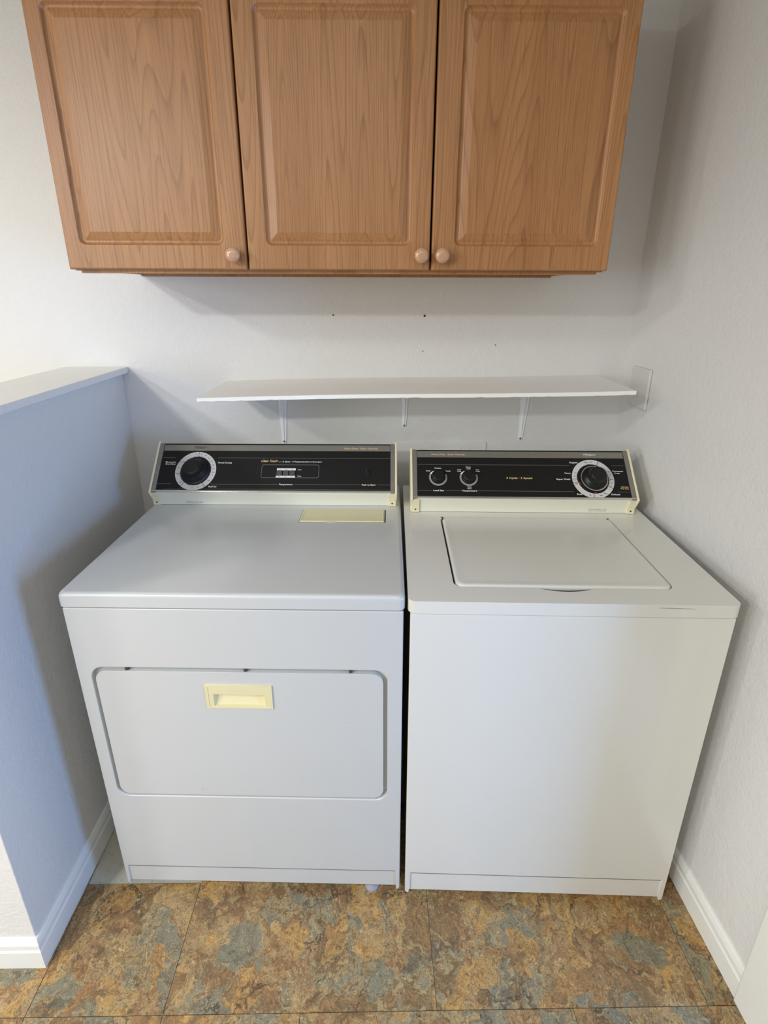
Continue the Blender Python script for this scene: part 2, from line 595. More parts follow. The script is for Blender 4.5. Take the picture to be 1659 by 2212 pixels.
# blank cover plate on the right wall
root = empty('wall_plate', (RW(-0.097), -0.097, 1.228), 0.0, 'blank white cover plate on the right wall at the end of the shelf', 'wall plate')
bm = nb()
loft(bm, [[(-0.0005, y, z) for y, z in rrect(-0.049, 0.049, -0.059, 0.059, 0.004, 3)],
          [(-0.0045, y, z) for y, z in rrect(-0.049, 0.049, -0.059, 0.059, 0.004, 3)],
          [(-0.0075, y, z) for y, z in rrect(-0.046, 0.046, -0.056, 0.056, 0.004, 3)]])
link('cover', bm, 'plate', root, smooth=True)
for z in (-0.03, 0.03):
    bm = nb(); lathe(bm, [(0.003, 0), (0.003, 0.0012), (0.0018, 0.0018)], 12)
    link('screw', bm, 'plate', root, smooth=True, mtx=Matrix.Translation((-0.0072, 0.0, z)) @ Matrix.Rotation(-pi / 2, 4, 'Y'))

# ceiling lamps (out of frame, they light the room)
for (x, y, lb) in ((-1.75, -2.75, 'round white flush ceiling lamp in the middle of the room'), (-2.35, -1.75, 'round white flush ceiling lamp beyond the half wall')):
    root = empty('ceiling_lamp', (x, y, ZC), 0, lb, 'ceiling lamp')
    bm = nb(); lathe(bm, [(0.19, 0.0), (0.19, -0.03), (0.175, -0.035)], 32)
    link('lamp_base', bm, 'glow', root, smooth=True)
    bm = nb(); lathe(bm, [(0.17, -0.035), (0.165, -0.05), (0.12, -0.066), (0.05, -0.072)], 32)
    link('diffuser', bm, 'glow', root, smooth=True)

# ------------------------------------------------------------------ wall cabinet
CB_Y = -0.3416          # front of the doors
cab = empty('wall_cabinet', (-0.0750, 0.0, 1.5475), 0, 'three-door oak wall cabinet with raised panels above the shelf', 'cabinet')
cx0, cx1 = -0.682 + 0.075, 0.5315 + 0.075
zt = 0.61
bm = nb()
t = 0.016
box(bm, cx0 + 0.003, cx0 + t, -0.3215, -0.0005, -0.002, zt)
box(bm, cx1 - t, cx1 - 0.003, -0.3215, -0.0005, -0.002, zt)
box(bm, cx0 + t, cx1 - t, -0.3215, -0.0005, 0.002, 0.002 + t)
box(bm, cx0 + t, cx1 - t, -0.3215, -0.0005, zt - t, zt)
box(bm, cx0 + t, cx1 - t, -0.012, -0.0005, 0.018, zt - t)
link('carcass', bm, 'oak', cab)
bm = nb()
box(bm, cx0 + t, cx1 - t, -0.3215, -0.303, -0.0075, 0.0019)
box(bm, cx0 + t, cx1 - t, -0.02, -0.0005, -0.0075, 0.0019)
link('bottom_rail', bm, 'oak', cab)


def cab_door(x0, x1, sl, sr, knob_x):
    """routed foil door, local to cabinet; sl/sr = width of left and right stile"""
    bm = nb()
    z0, z1 = 0.0, zt - 0.003
    yb, yf = -0.3222, CB_Y
    f = lambda pts, y: [(a, y, b) for a, b in pts]
    n = 6
    gx0, gx1, gz0, gz1 = x0 + sl, x1 - sr, z0 + 0.0505, z1 - 0.118
    def G(d, r):
        return rrect(gx0 + d, gx1 - d, gz0 + d, gz1 - d, r, n)
    loops = [f(rrect(x0, x1, z0, z1, 0.0015, n), yb),
             f(rrect(x0, x1, z0, z1, 0.0015, n), yf + 0.005),
             f(rrect(x0 + 0.0012, x1 - 0.0012, z0 + 0.0012, z1 - 0.0012, 0.002, n), yf + 0.0018),
             f(rrect(x0 + 0.004, x1 - 0.004, z0 + 0.004, z1 - 0.004, 0.003, n), yf),
             f(G(-0.0004, 0.0145), yf),
             f(G(0.0008, 0.0138), yf + 0.0009),
             f(G(0.003, 0.0125), yf + 0.0048),
             f(G(0.0058, 0.0105), yf + 0.0066),
             f(G(0.009, 0.0075), yf + 0.0068),
             f(G(0.0115, 0.003), yf + 0.0060),
             f(G(0.0125, 0.0018), yf + 0.0050),
             f(G(0.0265, 0.0006), yf + 0.0012),
             f(G(0.0275, 0.0004), yf + 0.0006),
             ]
    loft(bm, loops)
    me = link('door', bm, 'oak', cab, smooth=True)
    # knob
    kb = nb()
    lathe(kb, [(0.0085, 0.0), (0.0075, 0.006), (0.0085, 0.010), (0.0135, 0.0145), (0.0160, 0.019), (0.0158, 0.0225), (0.0135, 0.0255), (0.009, 0.0275), (0.004, 0.0282)], 32)
    k = link('knob', kb, 'knobw', me, smooth=True, mtx=Matrix.Translation((knob_x, yf, 0.030)) @ Matrix.Rotation(pi / 2, 4, 'X'))
    return me


d_edges = [(-0.682, -0.2835), (-0.2795, 0.1265), (0.1305, 0.5315)]
d_st = [(0.033, 0.046), (0.0415, 0.041), (0.049, 0.031)]
kx = [-0.3085, 0.1065, 0.1525]
for (a, b), (sl, sr), k in zip(d_edges, d_st, kx):
    d = cab_door(a + 0.075, b + 0.075, sl, sr, k + 0.075)
d_roll = Matrix.Rotation(0.0057, 4, 'Y')
cab.matrix_basis = Matrix.Translation((-0.075, 0, 1.5475)) @ d_roll

# ------------------------------------------------------------------ shelf and its brackets
bm = nb()
n = 90
top, bot, topb, botb = [], [], [], []
zf = lambda u: 1.2365 + 0.0135 * u + 0.0035 * math.sin(u * pi * 2 - 0.4) * 0.6
for i in range(n + 1):
    u = i / n
    xf = -0.466 + u * (0.693 + 0.466)
    xb = -0.461 + u * (0.698 + 0.461)
    chip = 0.0
    if random.random() < 0.16:
        chip = random.uniform(0.0006, 0.0026)
    z = zf(u)
    th = 0.0115
    top.append(((xf, -0.2500, z - 0.0008), (xf, -0.2490, z), (xb, -0.0008, z + 0.0005)))
    bot.append(((xf, -0.2500, z - th + 0.001 + chip), (xf, -0.2480 + 0.0, z - th + chip * 0.4), (xb, -0.0008, z - th)))
rows = [[bm.verts.new(p) for p in (t[2], t[1], t[0], b[0], b[1], b[2])] for t, b in zip(top, bot)]
for a, b in zip(rows, rows[1:]):
    for i in range(6):
        j = (i + 1) % 6
        bm.faces.new((a[i], a[j], b[j], b[i]))
bm.faces.new(rows[0]); bm.faces.new(rows[-1][::-1])
tag(link('shelf_board', bm, 'shelf'), 'long white painted shelf board with a chipped front edge, on three brackets', 'shelf')


def bracket(x, ztop, zbot, wt, wb, arm, tilt, label):
    root = empty('shelf_bracket', (x, 0, ztop), 0, label, 'bracket', None)
    L = ztop - zbot
    bm = nb()
    def leg(off_r, d):
        pts = []
        for k in range(9):
            a = pi + pi * k / 8
            pts.append((tilt + (wb / 2 - off_r) * cos(a), -L + wb / 2 + (wb / 2 - off_r) * sin(a)))
        pts.append(((wt / 2 - off_r), -0.0003)); pts.append((-(wt / 2 - off_r), -0.0003))
        return [(a, d, b) for a, b in pts]
    loft(bm, [leg(0, -0.0005), leg(0, -0.0022), leg(0.0006, -0.0028)])
    link('wall_leg', bm, 'bracket', root, smooth=True)
    bm = nb()
    prism(bm, [(-wt / 2, -0.003), (wt / 2, -0.003), (wb / 2, -arm), (-wb / 2, -arm)], XY, -0.0022, -0.0002)
    link('shelf_arm', bm, 'bracket', root, bevel=0.0006, seg=2)
    # pressed stiffening ribs down the middle
    bm = nb()
    r0_, r1_ = wt * 0.16, wb * 0.12
    loft(bm, [[(-r0_, -0.0024, -0.002), (r0_, -0.0024, -0.002), (r0_ * 0.5, -0.0075, -0.002), (-r0_ * 0.5, -0.0075, -0.002)],
              [(tilt - r1_, -0.0024, -L + wb), (tilt + r1_, -0.0024, -L + wb), (tilt + r1_ * 0.5, -0.0045, -L + wb), (tilt - r1_ * 0.5, -0.0045, -L + wb)]])
    link('rib', bm, 'bracket', root)
    bm = nb(); lathe(bm, [(0.0036, 0), (0.0036, 0.001), (0.0026, 0.0024), (0.001, 0.0028)], 16)
    link('screw', bm, 'steel', root, smooth=True, mtx=Matrix.Translation((tilt, -0.0026, -L + wb * 0.5)) @ Matrix.Rotation(pi / 2, 4, 'X'))
    return root


zs = lambda x: zf((x + 0.463) / 1.16) - 0.0122
bracket(-0.2885, zs(-0.2885), 1.032, 0.033, 0.0145, 0.20, -0.003, 'long white metal shelf bracket above the dryer')
bracket(0.098, zs(0.098), 1.083, 0.0235, 0.0135, 0.15, -0.002, 'short white metal shelf bracket in the middle of the shelf')
bracket(0.480, zs(0.480), 1.037, 0.036, 0.0145, 0.20, -0.006, 'long white metal shelf bracket above the washer')

# ------------------------------------------------------------------ machines
def front_outline(hw, z0, z1, notch_x, notch_z):
    return [(-hw, z1), (-hw, z0 + 0.006), (-hw + 0.0045, z0), (-hw + 0.010, z0), (-notch_x - 0.003, z0 + 0.011), (-notch_x, z0 + 0.02), (-notch_x, notch_z),
            (notch_x, notch_z), (notch_x, z0 + 0.02), (notch_x + 0.003, z0 + 0.011), (hw - 0.010, z0), (hw - 0.0045, z0), (hw, z0 + 0.006), (hw, z1)]


def console(machine, xl, xr, foot, deck, lip, top, kind):
    """control console: a part of the machine; face features are its sub-parts"""
    (fy, fz), (ly, lz), (ty, tz) = foot, lip, top
    step = (fy, fz + 0.0175)
    bm = nb()
    xi0, xi1 = xl + 0.006, xr - 0.006
    prism(bm, [(fy + 0.0035, fz + 0.0004), (fy + 0.0035, fz + 0.0165), (ly + 0.003, lz - 0.003), (ty + 0.002, tz - 0.004), (ty + 0.007, tz - 0.004), (ty + 0.035, fz + 0.0004)], YZ, xi0, xi1)
    con = link('console', bm, 'riser', machine, bevel=0.0012, seg=2)
    # cream end caps
    for s, x0, x1 in ((-1, xl, xl + 0.0062), (1, xr - 0.0062, xr)):
        bm = nb()
        prism(bm, [(fy + 0.005, fz + 0.0006), (fy + 0.005, fz + 0.0185), (fy - 0.0005, fz + 0.0185), (ly - 0.0045, lz - 0.0015), (ly - 0.0045, lz + 0.002),
                   (ty - 0.0035, tz + 0.003), (ty - 0.0005, tz + 0.0045), (ty + 0.008, tz + 0.003), (ty + 0.037, fz + 0.0006)], YZ, x0, x1)
        tag(link('end_cap', bm, 'cream', con, bevel=0.0018), 'yellowed cream end cap')
        # screw tab with its bent foot
        tx0, tx1 = (x0 + 0.003, x0 + 0.025) if s < 0 else (x1 - 0.025, x1 - 0.003)
        bm = nb()
        prism(bm, [(fy - 0.0015, fz + 0.0005), (fy - 0.0015, fz + 0.0180), (ly - 0.0012, lz - 0.0045), (ly + 0.004, lz - 0.003), (fy + 0.005, fz + 0.018), (fy + 0.005, fz + 0.0005)], YZ, tx0, tx1)
        tb = link('screw_tab', bm, 'cream', con, bevel=0.0012, seg=2)
        bm = nb(); lathe(bm, [(0.0024, 0), (0.0024, 0.0008), (0.0012, 0.001)], 12)
        link('screw_hole', bm, 'rubber', con, mtx=Matrix.Translation(((tx0 + tx1) / 2, fy - 0.0014, fz + 0.0095)) @ Matrix.Rotation(pi / 2, 4, 'X'))
    # face frame
    tv = Vector((0, ty - ly, tz - lz)); FL = tv.length; tv.normalize()
    nv = Vector((1, 0, 0)).cross(tv)
    F = Matrix(((1, 0, 0), tv, nv)).transposed().to_4x4()
    F.translation = Vector((0, ly, lz))
    L = lambda name, bm, mat, **k: link(name, bm, mat, con, mtx=F, **k)
    bx0, bx1 = xl + 0.0195, xr - 0.0195
    bm = nb(); box(bm, bx0, bx1, 0.0065, FL - 0.0050, -0.004, 0.0008)
    L('control_face', bm, 'black', bevel=0.0005, seg=1)
    bm = nb(); box(bm, bx0, bx1, FL - 0.0048, FL - 0.0015, -0.004, 0.0016)
    L('top_strip', bm, 'black', bevel=0.0005, seg=1)
    b0 = 0.1285 if kind == 'dryer' else 0.1245
    bm = nb(); box(bm, bx0 + 0.0003, bx1 - 0.0003, b0, FL - 0.0052, 0.0, 0.0013)
    L('silver_band', bm, 'silver', bevel=0.0003, seg=1)
    bm = nb(); box(bm, xl + 0.008, xr - 0.008, 0.0005, 0.0065, -0.004, 0.0030)
    L('chrome_strip', bm, 'chrome', bevel=0.0015)
    for a, b in ((xl + 0.0068, xl + 0.0190), (xr - 0.0190, xr - 0.0068)):
        bm = nb(); box(bm, a, b, 0.0, FL - 0.001, -0.004, 0.0034)
        L('side_trim', bm, 'silver', bevel=0.001, seg=2)
        bm = nb(); box(bm, a + 0.0005, b - 0.0005, 0.0018, 0.0055, 0.0, 0.0042)
        L('trim_clip', bm, 'chrome', bevel=0.0005, seg=1)
    return con, F, FL, bx0, bx1


def fine_print(con, x, y, z, tilt, lines, size, align):
    bm = nb()
    for i, tx in enumerate(lines):
        add_text(bm, tx, x, -i * size * 1.7, size, align=align, h=0.0)
    link('fine_print', bm, 'inkline', con, kind='stuff', mtx=Matrix.Translation((0, y, z)) @ Matrix.Rotation(tilt, 4, 'X'))


def big_dial(L, cx, cy, r_out, r_in, marks, ticks, label, skirt, knob_r, prof_knob, red):
    bm = nb(); arcband(bm, cx, cy, r_in, r_out, 0, 360, 0.0, 0.0014, 72)
    L('dial_ring', bm, 'ringw')
    bm = nb()
    for a in marks:
        c, s = cos(math.radians(a)), sin(math.radians(a))
        w = 0.0006
        p = lambda r, o: (cx + r * c - o * s, cy + r * s + o * c, 0.0018)
        bm.faces.new([bm.verts.new(q) for q in (p(r_in - 0.002, -w), p(r_out, -w), p(r_out, w), p(r_in - 0.002, w))])
    for a, tx in label:
        rm = (r_in + r_out) / 2
        add_text(bm, tx, cx + rm * cos(math.radians(a)), cy + rm * sin(math.radians(a)), 0.0032, h=0.0018, bold=0.01)
    for a in ticks:
        c, s = cos(math.radians(a)), sin(math.radians(a))
        w = 0.0007
        p = lambda r, o: (cx + r * c - o * s, cy + r * s + o * c, 0.0018)
        bm.faces.new([bm.verts.new(q) for q in (p(r_in - 0.001, -w), p(r_in + 0.0018, -w), p(r_in + 0.0018, w), p(r_in - 0.001, w))])
    L('dial_print', bm, 'inkdark', kind='stuff')
    bm = nb()
    for a0, a1 in red:
        arcband(bm, cx, cy, r_in - 0.0035, r_in - 0.0018, a0, a1, 0.0008, 0.0018, 10)
    L('red_off_mark', bm, 'inkred', kind='stuff')


# ---- dryer
dry = empty('dryer', (-0.2992, -0.6502, 0), -0.032, 'white clothes dryer with a drop-down front door and yellowed handle, left of the washer', 'dryer')
HWD = 0.3575
bm = nb(); box(bm, -0.3535, 0.3535, 0.019, 0.600, 0.030, 0.868)
link('body', bm, 'dryer', dry, bevel=0.004)
hole = rrect(-0.3275, 0.3245, 0.3385, 0.7215, 0.030, 8)
bm = nb(); plate(bm, front_outline(HWD, 0.020, 0.8735, 0.3455, 0.0885), [hole], XZ, 0.0, 0.019)
link('front_panel', bm, 'dryer', dry, bevel=0.0035)
bm = nb(); box(bm, -0.350, 0.350, 0.0032, 0.0186, 0.0305, 0.094)
link('toe_panel', bm, 'dryer', dry, bevel=0.001, seg=2)
bm = nb(); box(bm, -0.3455, 0.3455, 0.0015, 0.0060, 0.0855, 0.0872)
link('toe_shade_strip', bm, 'toeshade', dry)  # added grey strip, draws the shade under the panel's lower edge
bm = nb(); box(bm, -0.3285, 0.3255, 0.0125, 0.0185, 0.3375, 0.7225)
link('door_recess', bm, 'dryer', dry)
# top
bm = nb()
loops = []
for (ins, z) in ((0.002, 0.8775), (0.0, 0.8795), (0.0, 0.9020), (0.0015, 0.9070), (0.005, 0.9105), (0.010, 0.9120)):
    loops.append([(a, b, z) for a, b in rrect(-0.3620 + ins, 0.3605 - ins, -0.004 + ins, 0.600 - ins, (0.006, 0.006, 0.013, 0.013), 6)])
loft(bm, loops)
dtop = link('top_panel', bm, 'dryer', dry, smooth=True)
bm = nb(); box(bm, -0.350, 0.350, 0.006, 0.59, 0.866, 0.879)
link('seam_gap', bm, 'dark', dry)
# lint screen lid
bm = nb()
loft(bm, [[(a, b, 0.9121) for a, b in rrect(0.0845, 0.3145, 0.3275, 0.4045, 0.003, 3)],
          [(a, b, 0.9134) for a, b in rrect(0.0850, 0.3140, 0.3280, 0.4040, 0.003, 3)],
          [(a, b, 0.9150) for a, b in rrect(0.0870, 0.3110, 0.3300, 0.4020, 0.004, 3)],
          [(a, b, 0.9150) for a, b in rrect(0.0905, 0.3085, 0.3335, 0.3985, 0.004, 3)],
          [(a, b, 0.9138) for a, b in rrect(0.0920, 0.3070, 0.3350, 0.3970, 0.004, 3)]])
lid = link('lint_screen_lid', bm, 'lint', dry, smooth=True)
bm = nb(); prism(bm, rrect(0.0835, 0.3175, 0.3265, 0.4050, 0.003, 3), XY, 0.9119, 0.91235)
link('lid_gap', bm, 'dark', dry)
bm = nb(); prism(bm, [(0.17 + 0.02 * cos(a), 0.3300 + 0.0042 * sin(a)) for a in [pi + k * pi / 8 for k in range(9)]], XY, 0.9125, 0.9142)
link('lid_lip', bm, 'lint', dry, smooth=False)
bm = nb(); add_text(bm, 'CLEAN LINT', 0.287, 0.3475, 0.003, h=0.91395, shear=0.2)
link('embossed_print', bm, 'cream', lid, kind='stuff')
# door
hx0, hx1, hz0, hz1 = -0.0605, 0.0535, 0.6232, 0.6560
bm = nb()
dplate = rrect(-0.3185, 0.3155, 0.3465, 0.7135, 0.026, 8)
plate(bm, dplate, [rrect(hx0 - 0.002, hx1 + 0.002, hz0 - 0.002, hz1 + 0.002, 0.002, 2)], XZ, -0.0012, 0.0122)
door = tag(link('door', bm, 'dryer', dry, bevel=0.0042, seg=4), 'drop-down dryer door with rounded corners')
bm = nb()
oh = rrect(-0.0775, 0.0705, 0.6165, 0.6808, 0.001, 2)
plate(bm, oh, [rrect(hx0, hx1, hz0, hz1, 0.0012, 2)], XZ, -0.0042, -0.0008)
hd = tag(link('handle', bm, 'handle', door, bevel=0.0011, seg=2), 'yellowed cream recessed handle')
# pocket behind the handle opening
bm = nb()
A = [(a, -0.003, b) for a, b in ((hx0, hz0), (hx1, hz0), (hx1, hz1), (hx0, hz1))]
B = [(a, d, b) for a, d, b in ((hx0 + 0.002, 0.001, hz0 + 0.001), (hx1 - 0.001, 0.001, hz0 + 0.001), (hx1 - 0.004, 0.0118, hz1 - 0.001), (hx0 + 0.0075, 0.0118, hz1 - 0.001))]
Av = [bm.verts.new(p) for p in A]; Bv = [bm.verts.new(p) for p in B]
for i in range(4):
    j = (i + 1) % 4
    bm.faces.new((Av[i], Av[j], Bv[j], Bv[i]))
bm.faces.new(Bv)
link('handle_pocket', bm, 'handle', door)
bm = nb(); box(bm, -0.072, 0.065, -0.0050, -0.0040, 0.6195, 0.6207)
box(bm, -0.0722, -0.0712, -0.0050, -0.0040, 0.6195, 0.676)
link('handle_moulding', bm, 'handle', door)
bm = nb(); add_text(bm, 'REMOVE LINT', 0, 0, 0.0034, h=0, space=1.25)
link('handle_print', bm, 'lint', door, kind='stuff', mtx=Matrix.Translation((0.000, -0.00435, 0.6655)) @ Matrix.Rotation(pi / 2, 4, 'X'))
for x in (-0.247, 0.0146, 0.2444):
    bm = nb(); prism(bm, rrect(x - 0.0032, x + 0.0032, 0.7145, 0.7215, 0.0012, 3), XZ, 0.0005, 0.012)
    link('door_bumper', bm, 'rubber', dry)
for x, y in ((-0.31, 0.05), (0.285, 0.022), (-0.31, 0.56), (0.31, 0.56)):
    bm = nb(); lathe(bm, [(0.019, 0.0), (0.019, 0.006), (0.010, 0.010), (0.009, 0.0335)], 20, x, y)
    link('levelling_foot', bm, 'foot', dry, smooth=True)

con, F, FL, bx0, bx1 = console(dry, -0.360, 0.3495, (0.430, 0.912), None, (0.420, 0.957), (0.522, 1.071), 'dryer')
L = lambda name, bm, mat, **k: link(name, bm, mat, con, mtx=F, **k)
C0 = (-0.2355, 0.0650)
lab = [(97, 'Off'), (80, '80'), (65, '70'), (50, '60'), (35, '50'), (20, '40'), (7, '30'), (-5, '20'), (-15, '10'), (-36, 'Off'), (-60, '15'), (-75, '10'), (-92, '5'),
       (148, 'Very Dry'), (170, 'Dry'), (190, 'Damp'), (222, 'Less')]
ticks = [-5 + 7.5 * k for k in range(13)] + [-100 - 7 * k for k in range(3)] + [195 + 6 * k for k in range(6)]
big_dial(L, C0[0], C0[1], 0.0595, 0.0445, (88, -55, 232), ticks, lab, None, None, None, [(92, 104), (-48, -36), (236, 250)])
bm = nb(); lathe(bm, [(0.0435, 0.0008), (0.0435, 0.0035), (0.042, 0.005), (0.0385, 0.0055), (0.0365, 0.0065), (0.0350, 0.0100)], 96, C0[0], C0[1], flute=lambda k, a: 1 + (0.008 * (1 if int(a / (2 * pi) * 48) % 2 else -1) if k < 3 else 0))
L('dial_skirt', bm, 'knobk', smooth=True)
bm = nb(); lathe(bm, [(0.0355, 0.0095), (0.0345, 0.012), (0.027, 0.015), (0.0245, 0.019), (0.0238, 0.034), (0.0225, 0.0365), (0.0195, 0.0375)], 64, C0[0], C0[1], flute=lambda k, a: 1 + (0.012 * cos(a * 20) if 2 < k < 5 else 0))
L('dial_knob', bm, 'knobk', smooth=True)
# printed lines and words
hp = 0.0011
bm = nb()
for a, b, y in ((bx0, -0.3015, 0.1062), (-0.1755, bx1, 0.1062), (bx0, -0.300, 0.0248), (-0.185, 0.0075, 0.0243), (0.054, 0.2440, 0.0243), (0.2925, bx1, 0.0243)):
    flat(bm, a, b, y - 0.0004, y + 0.0004, hp)
flat(bm, bx0 + 0.02, bx1, 0.0092, 0.0097, hp)
L('printed_lines', bm, 'inkline', kind='stuff')
bm = nb()
T = lambda tx, x, y, s=0.0040, **k: add_text(bm, tx, x, y, s * 1.08, h=hp, bold=k.pop('bold', 0.022), sx=k.pop('sx', 1.2), **k)
T('Electronic', -0.3135, 0.0918); T('Dry-Miser', -0.3125, 0.0858)
T('Timed Drying', -0.1540, 0.0905); T('Fluff Air', -0.1790, 0.0165)
T('5 Cycle - 4 Temperature', 0.0510, 0.0945, 0.0038, shear=0.25); T('End-of-Cycle Signal', 0.1080, 0.0943, 0.0030, shear=0.25)
T('Temperature', 0.0305, 0.0243); T('Push to Start', 0.2680, 0.0243)
T('Temp', 0.0670, 0.0697, 0.0026); T('Fabric', 0.0680, 0.0500, 0.0024)
flat(bm, 0.0035, 0.0165, 0.0940, 0.0946, hp)
L('white_lettering', bm, 'inkw', kind='stuff')
bm = nb()
add_text(bm, 'Clean Touch', -0.0245, 0.0965, 0.0068, shear=0.45, h=hp, bold=0.02, sx=0.95)
add_text(bm, 'Heavy Duty · Super Capacity', 0.2425, 0.1370, 0.0046, shear=0.25, h=0.0016, bold=0.015, sx=1.3)
L('gold_lettering', bm, 'inkgold', kind='stuff')
bm = nb()
add_text(bm, 'Whirlpool', -0.2345, 0.1395, 0.0070, shear=0.45, h=0.0016, sx=0.85)
for k in range(12):
    u = k / 12
    flat(bm, -0.252 + 0.035 * u, -0.252 + 0.035 * (u + 1 / 12), 0.1335 + 0.004 * u - 0.0002, 0.1335 + 0.004 * u + 0.0003, 0.0016)
L('script_emblem', bm, 'inkdark', kind='stuff')
# temperature selector
bm = nb(); o1 = rrect(-0.0435, 0.1238, 0.0442, 0.0853, 0.005, 4); i1 = rrect(-0.0425, 0.1228, 0.0452, 0.0843, 0.0044, 4)
plate(bm, o1, [i1], XY, 0.0006, 0.0016)
L('selector_outline', bm, 'inkline')
for w0, w1, x0, x1 in ((0.0675, 0.0735, 0.0015, 0.0560), (0.0450, 0.0505, 0.0, 0.0555)):
    bm = nb(); box(bm, x0, x1, w0, w1, 0.0005, 0.0020)
    L('selector_label', bm, 'inkw')
for k in range(3):
    x = 0.0015 + k * 0.0186
    bm = nb(); box(bm, x, x + 0.0160, 0.0520, 0.0662, 0.0005, 0.0042)
    L('selector_button', bm, 'button', bevel=0.0008, seg=2)
bm = nb()
for k, (a, b) in enumerate((('Low', 'Delicate'), ('Medium', 'Perm Press'), ('High', 'Heavy'))):
    add_text(bm, a, 0.0100 + k * 0.0180, 0.0705, 0.0026, h=0.0022)
    add_text(bm, b, 0.0095 + k * 0.0180, 0.0477, 0.0024, h=0.0022, sx=0.8)
L('selector_print', bm, 'inkdark', kind='stuff')
bm = nb(); box(bm, 0.2610, 0.2725, 0.0555, 0.0700, 0.0005, 0.0035)
L('start_button', bm, 'knobk', bevel=0.0006, seg=2)
bm = nb(); box(bm, 0.2608, 0.2618, 0.0555, 0.0710, 0.0035, 0.0042)
L('button_edge', bm, 'button')
fine_print(con, -0.2370, 0.4327, 0.9225, math.radians(90), ('Whirlpool Corporation · U.S.A.', 'Benton Harbor, Michigan 49022'), 0.0026, 'CENTER')

# ---- washer
was = empty('washing_machine', (0.3998, -0.6807, 0), -0.0392, 'white top-loading washing machine with a flat plain front, beside the right wall', 'washing machine')
HWW = 0.3285
bm = nb(); box(bm, -0.3245, 0.3245, 0.019, 0.610, 0.024, 0.866)
link('body', bm, 'washer', was, bevel=0.004)
bm = nb(); plate(bm, front_outline(HWW, 0.0175, 0.8725, 0.314, 0.0925), [], XZ, 0.0, 0.019)
link('front_panel', bm, 'washer', was, bevel=0.0035)
bm = nb(); box(bm, -0.318, 0.318, 0.0032, 0.0186, 0.0265, 0.098)
link('toe_panel', bm, 'washer', was, bevel=0.001, seg=2)
bm = nb(); box(bm, -0.314, 0.314, 0.0015, 0.0060, 0.0895, 0.0912)
link('toe_shade_strip', bm, 'toeshade', was)  # same added shade strip along the washer's toe crease
bm = nb(); box(bm, -0.320, 0.320, 0.006, 0.60, 0.862, 0.8765)
link('seam_gap', bm, 'dark', was)
# top with the lid opening and its finger scoop
ho = []
for a, b in rrect(-0.2345, 0.2275, 0.0495, 0.3815, 0.018, 8):
    ho.append((a, b))
# insert the scoop on the front edge (between the third and fourth corner)
i3 = 27
scoop = [(-0.060 + 0.120 * k / 16, 0.0495 - 0.0125 * math.sin(pi * k / 16) ** 0.8) for k in range(0, 17)]
ho = ho[:i3] + scoop + ho[i3:]
bm = nb()
ou = rrect(-0.3335, 0.3335, -0.004, 0.610, (0.008, 0.008, 0.016, 0.016), 6)
plate(bm, ou, [ho], XY, 0.8765, 0.9058)
link('top_panel', bm, 'washer', was, bevel=0.0055, seg=4)
bm = nb(); box(bm, -0.245, 0.238, 0.030, 0.392, 0.878, 0.888)
link('lid_well', bm, 'dark', was)  # well coloured dark so the gaps round the lid look shaded
bm = nb()
loft(bm, [[(a, b, z) for a, b in rrect(-0.2300 + i, 0.2262 - i, 0.0515 + i, 0.3795 - i, 0.017, 8)] for i, z in ((0.001, 0.890), (0.0, 0.893), (0.0, 0.9030), (0.0012, 0.9060), (0.0035, 0.9078), (0.007, 0.9084), (0.012, 0.9080), (0.024, 0.9070))])
tag(link('lid', bm, 'washer', was, smooth=True), 'hinged washer lid')
for x in (-0.231, 0.222):
    bm = nb(); box(bm, x - 0.002, x + 0.005, 0.3765, 0.3835, 0.8885, 0.9062)
    link('lid_hinge', bm, 'rubber', was, bevel=0.0008, seg=1)
bm = nb()
flat(bm, 0.1715, 0.2385, -0.00, 0.0008, 0.90645)
for x, y in ((-0.29, 0.05), (0.29, 0.05), (-0.29, 0.56), (0.29, 0.56)):
    b2 = nb(); lathe(b2, [(0.018, 0.0), (0.018, 0.006), (0.010, 0.009), (0.009, 0.0255)], 20, x, y)
    link('levelling_foot', b2, 'foot', was, smooth=True)
bm.free()
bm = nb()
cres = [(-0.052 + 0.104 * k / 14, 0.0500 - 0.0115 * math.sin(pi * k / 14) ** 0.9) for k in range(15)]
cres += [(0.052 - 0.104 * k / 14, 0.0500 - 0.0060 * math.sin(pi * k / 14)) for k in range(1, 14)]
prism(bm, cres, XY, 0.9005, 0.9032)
link('scoop_shade', bm, 'dark', was)  # added dark crescent, the scoop's shadow given as a thin solid
# scratch along the front edge of the top
bm = nb()
for k in range(14):
    x = 0.168 + 0.0052 * k
    w = 0.0004 + 0.0006 * math.sin(pi * k / 13)
    y = -0.0038
    z = 0.8985 - 0.0001 * k + (0.0004 if k % 3 else 0)
    box(bm, x, x + 0.0053, y - 0.0004, y + 0.0002, z - w * 0.6, z + w * 0.6)
link('paint_scratch', bm, 'inkline', was, kind='stuff')

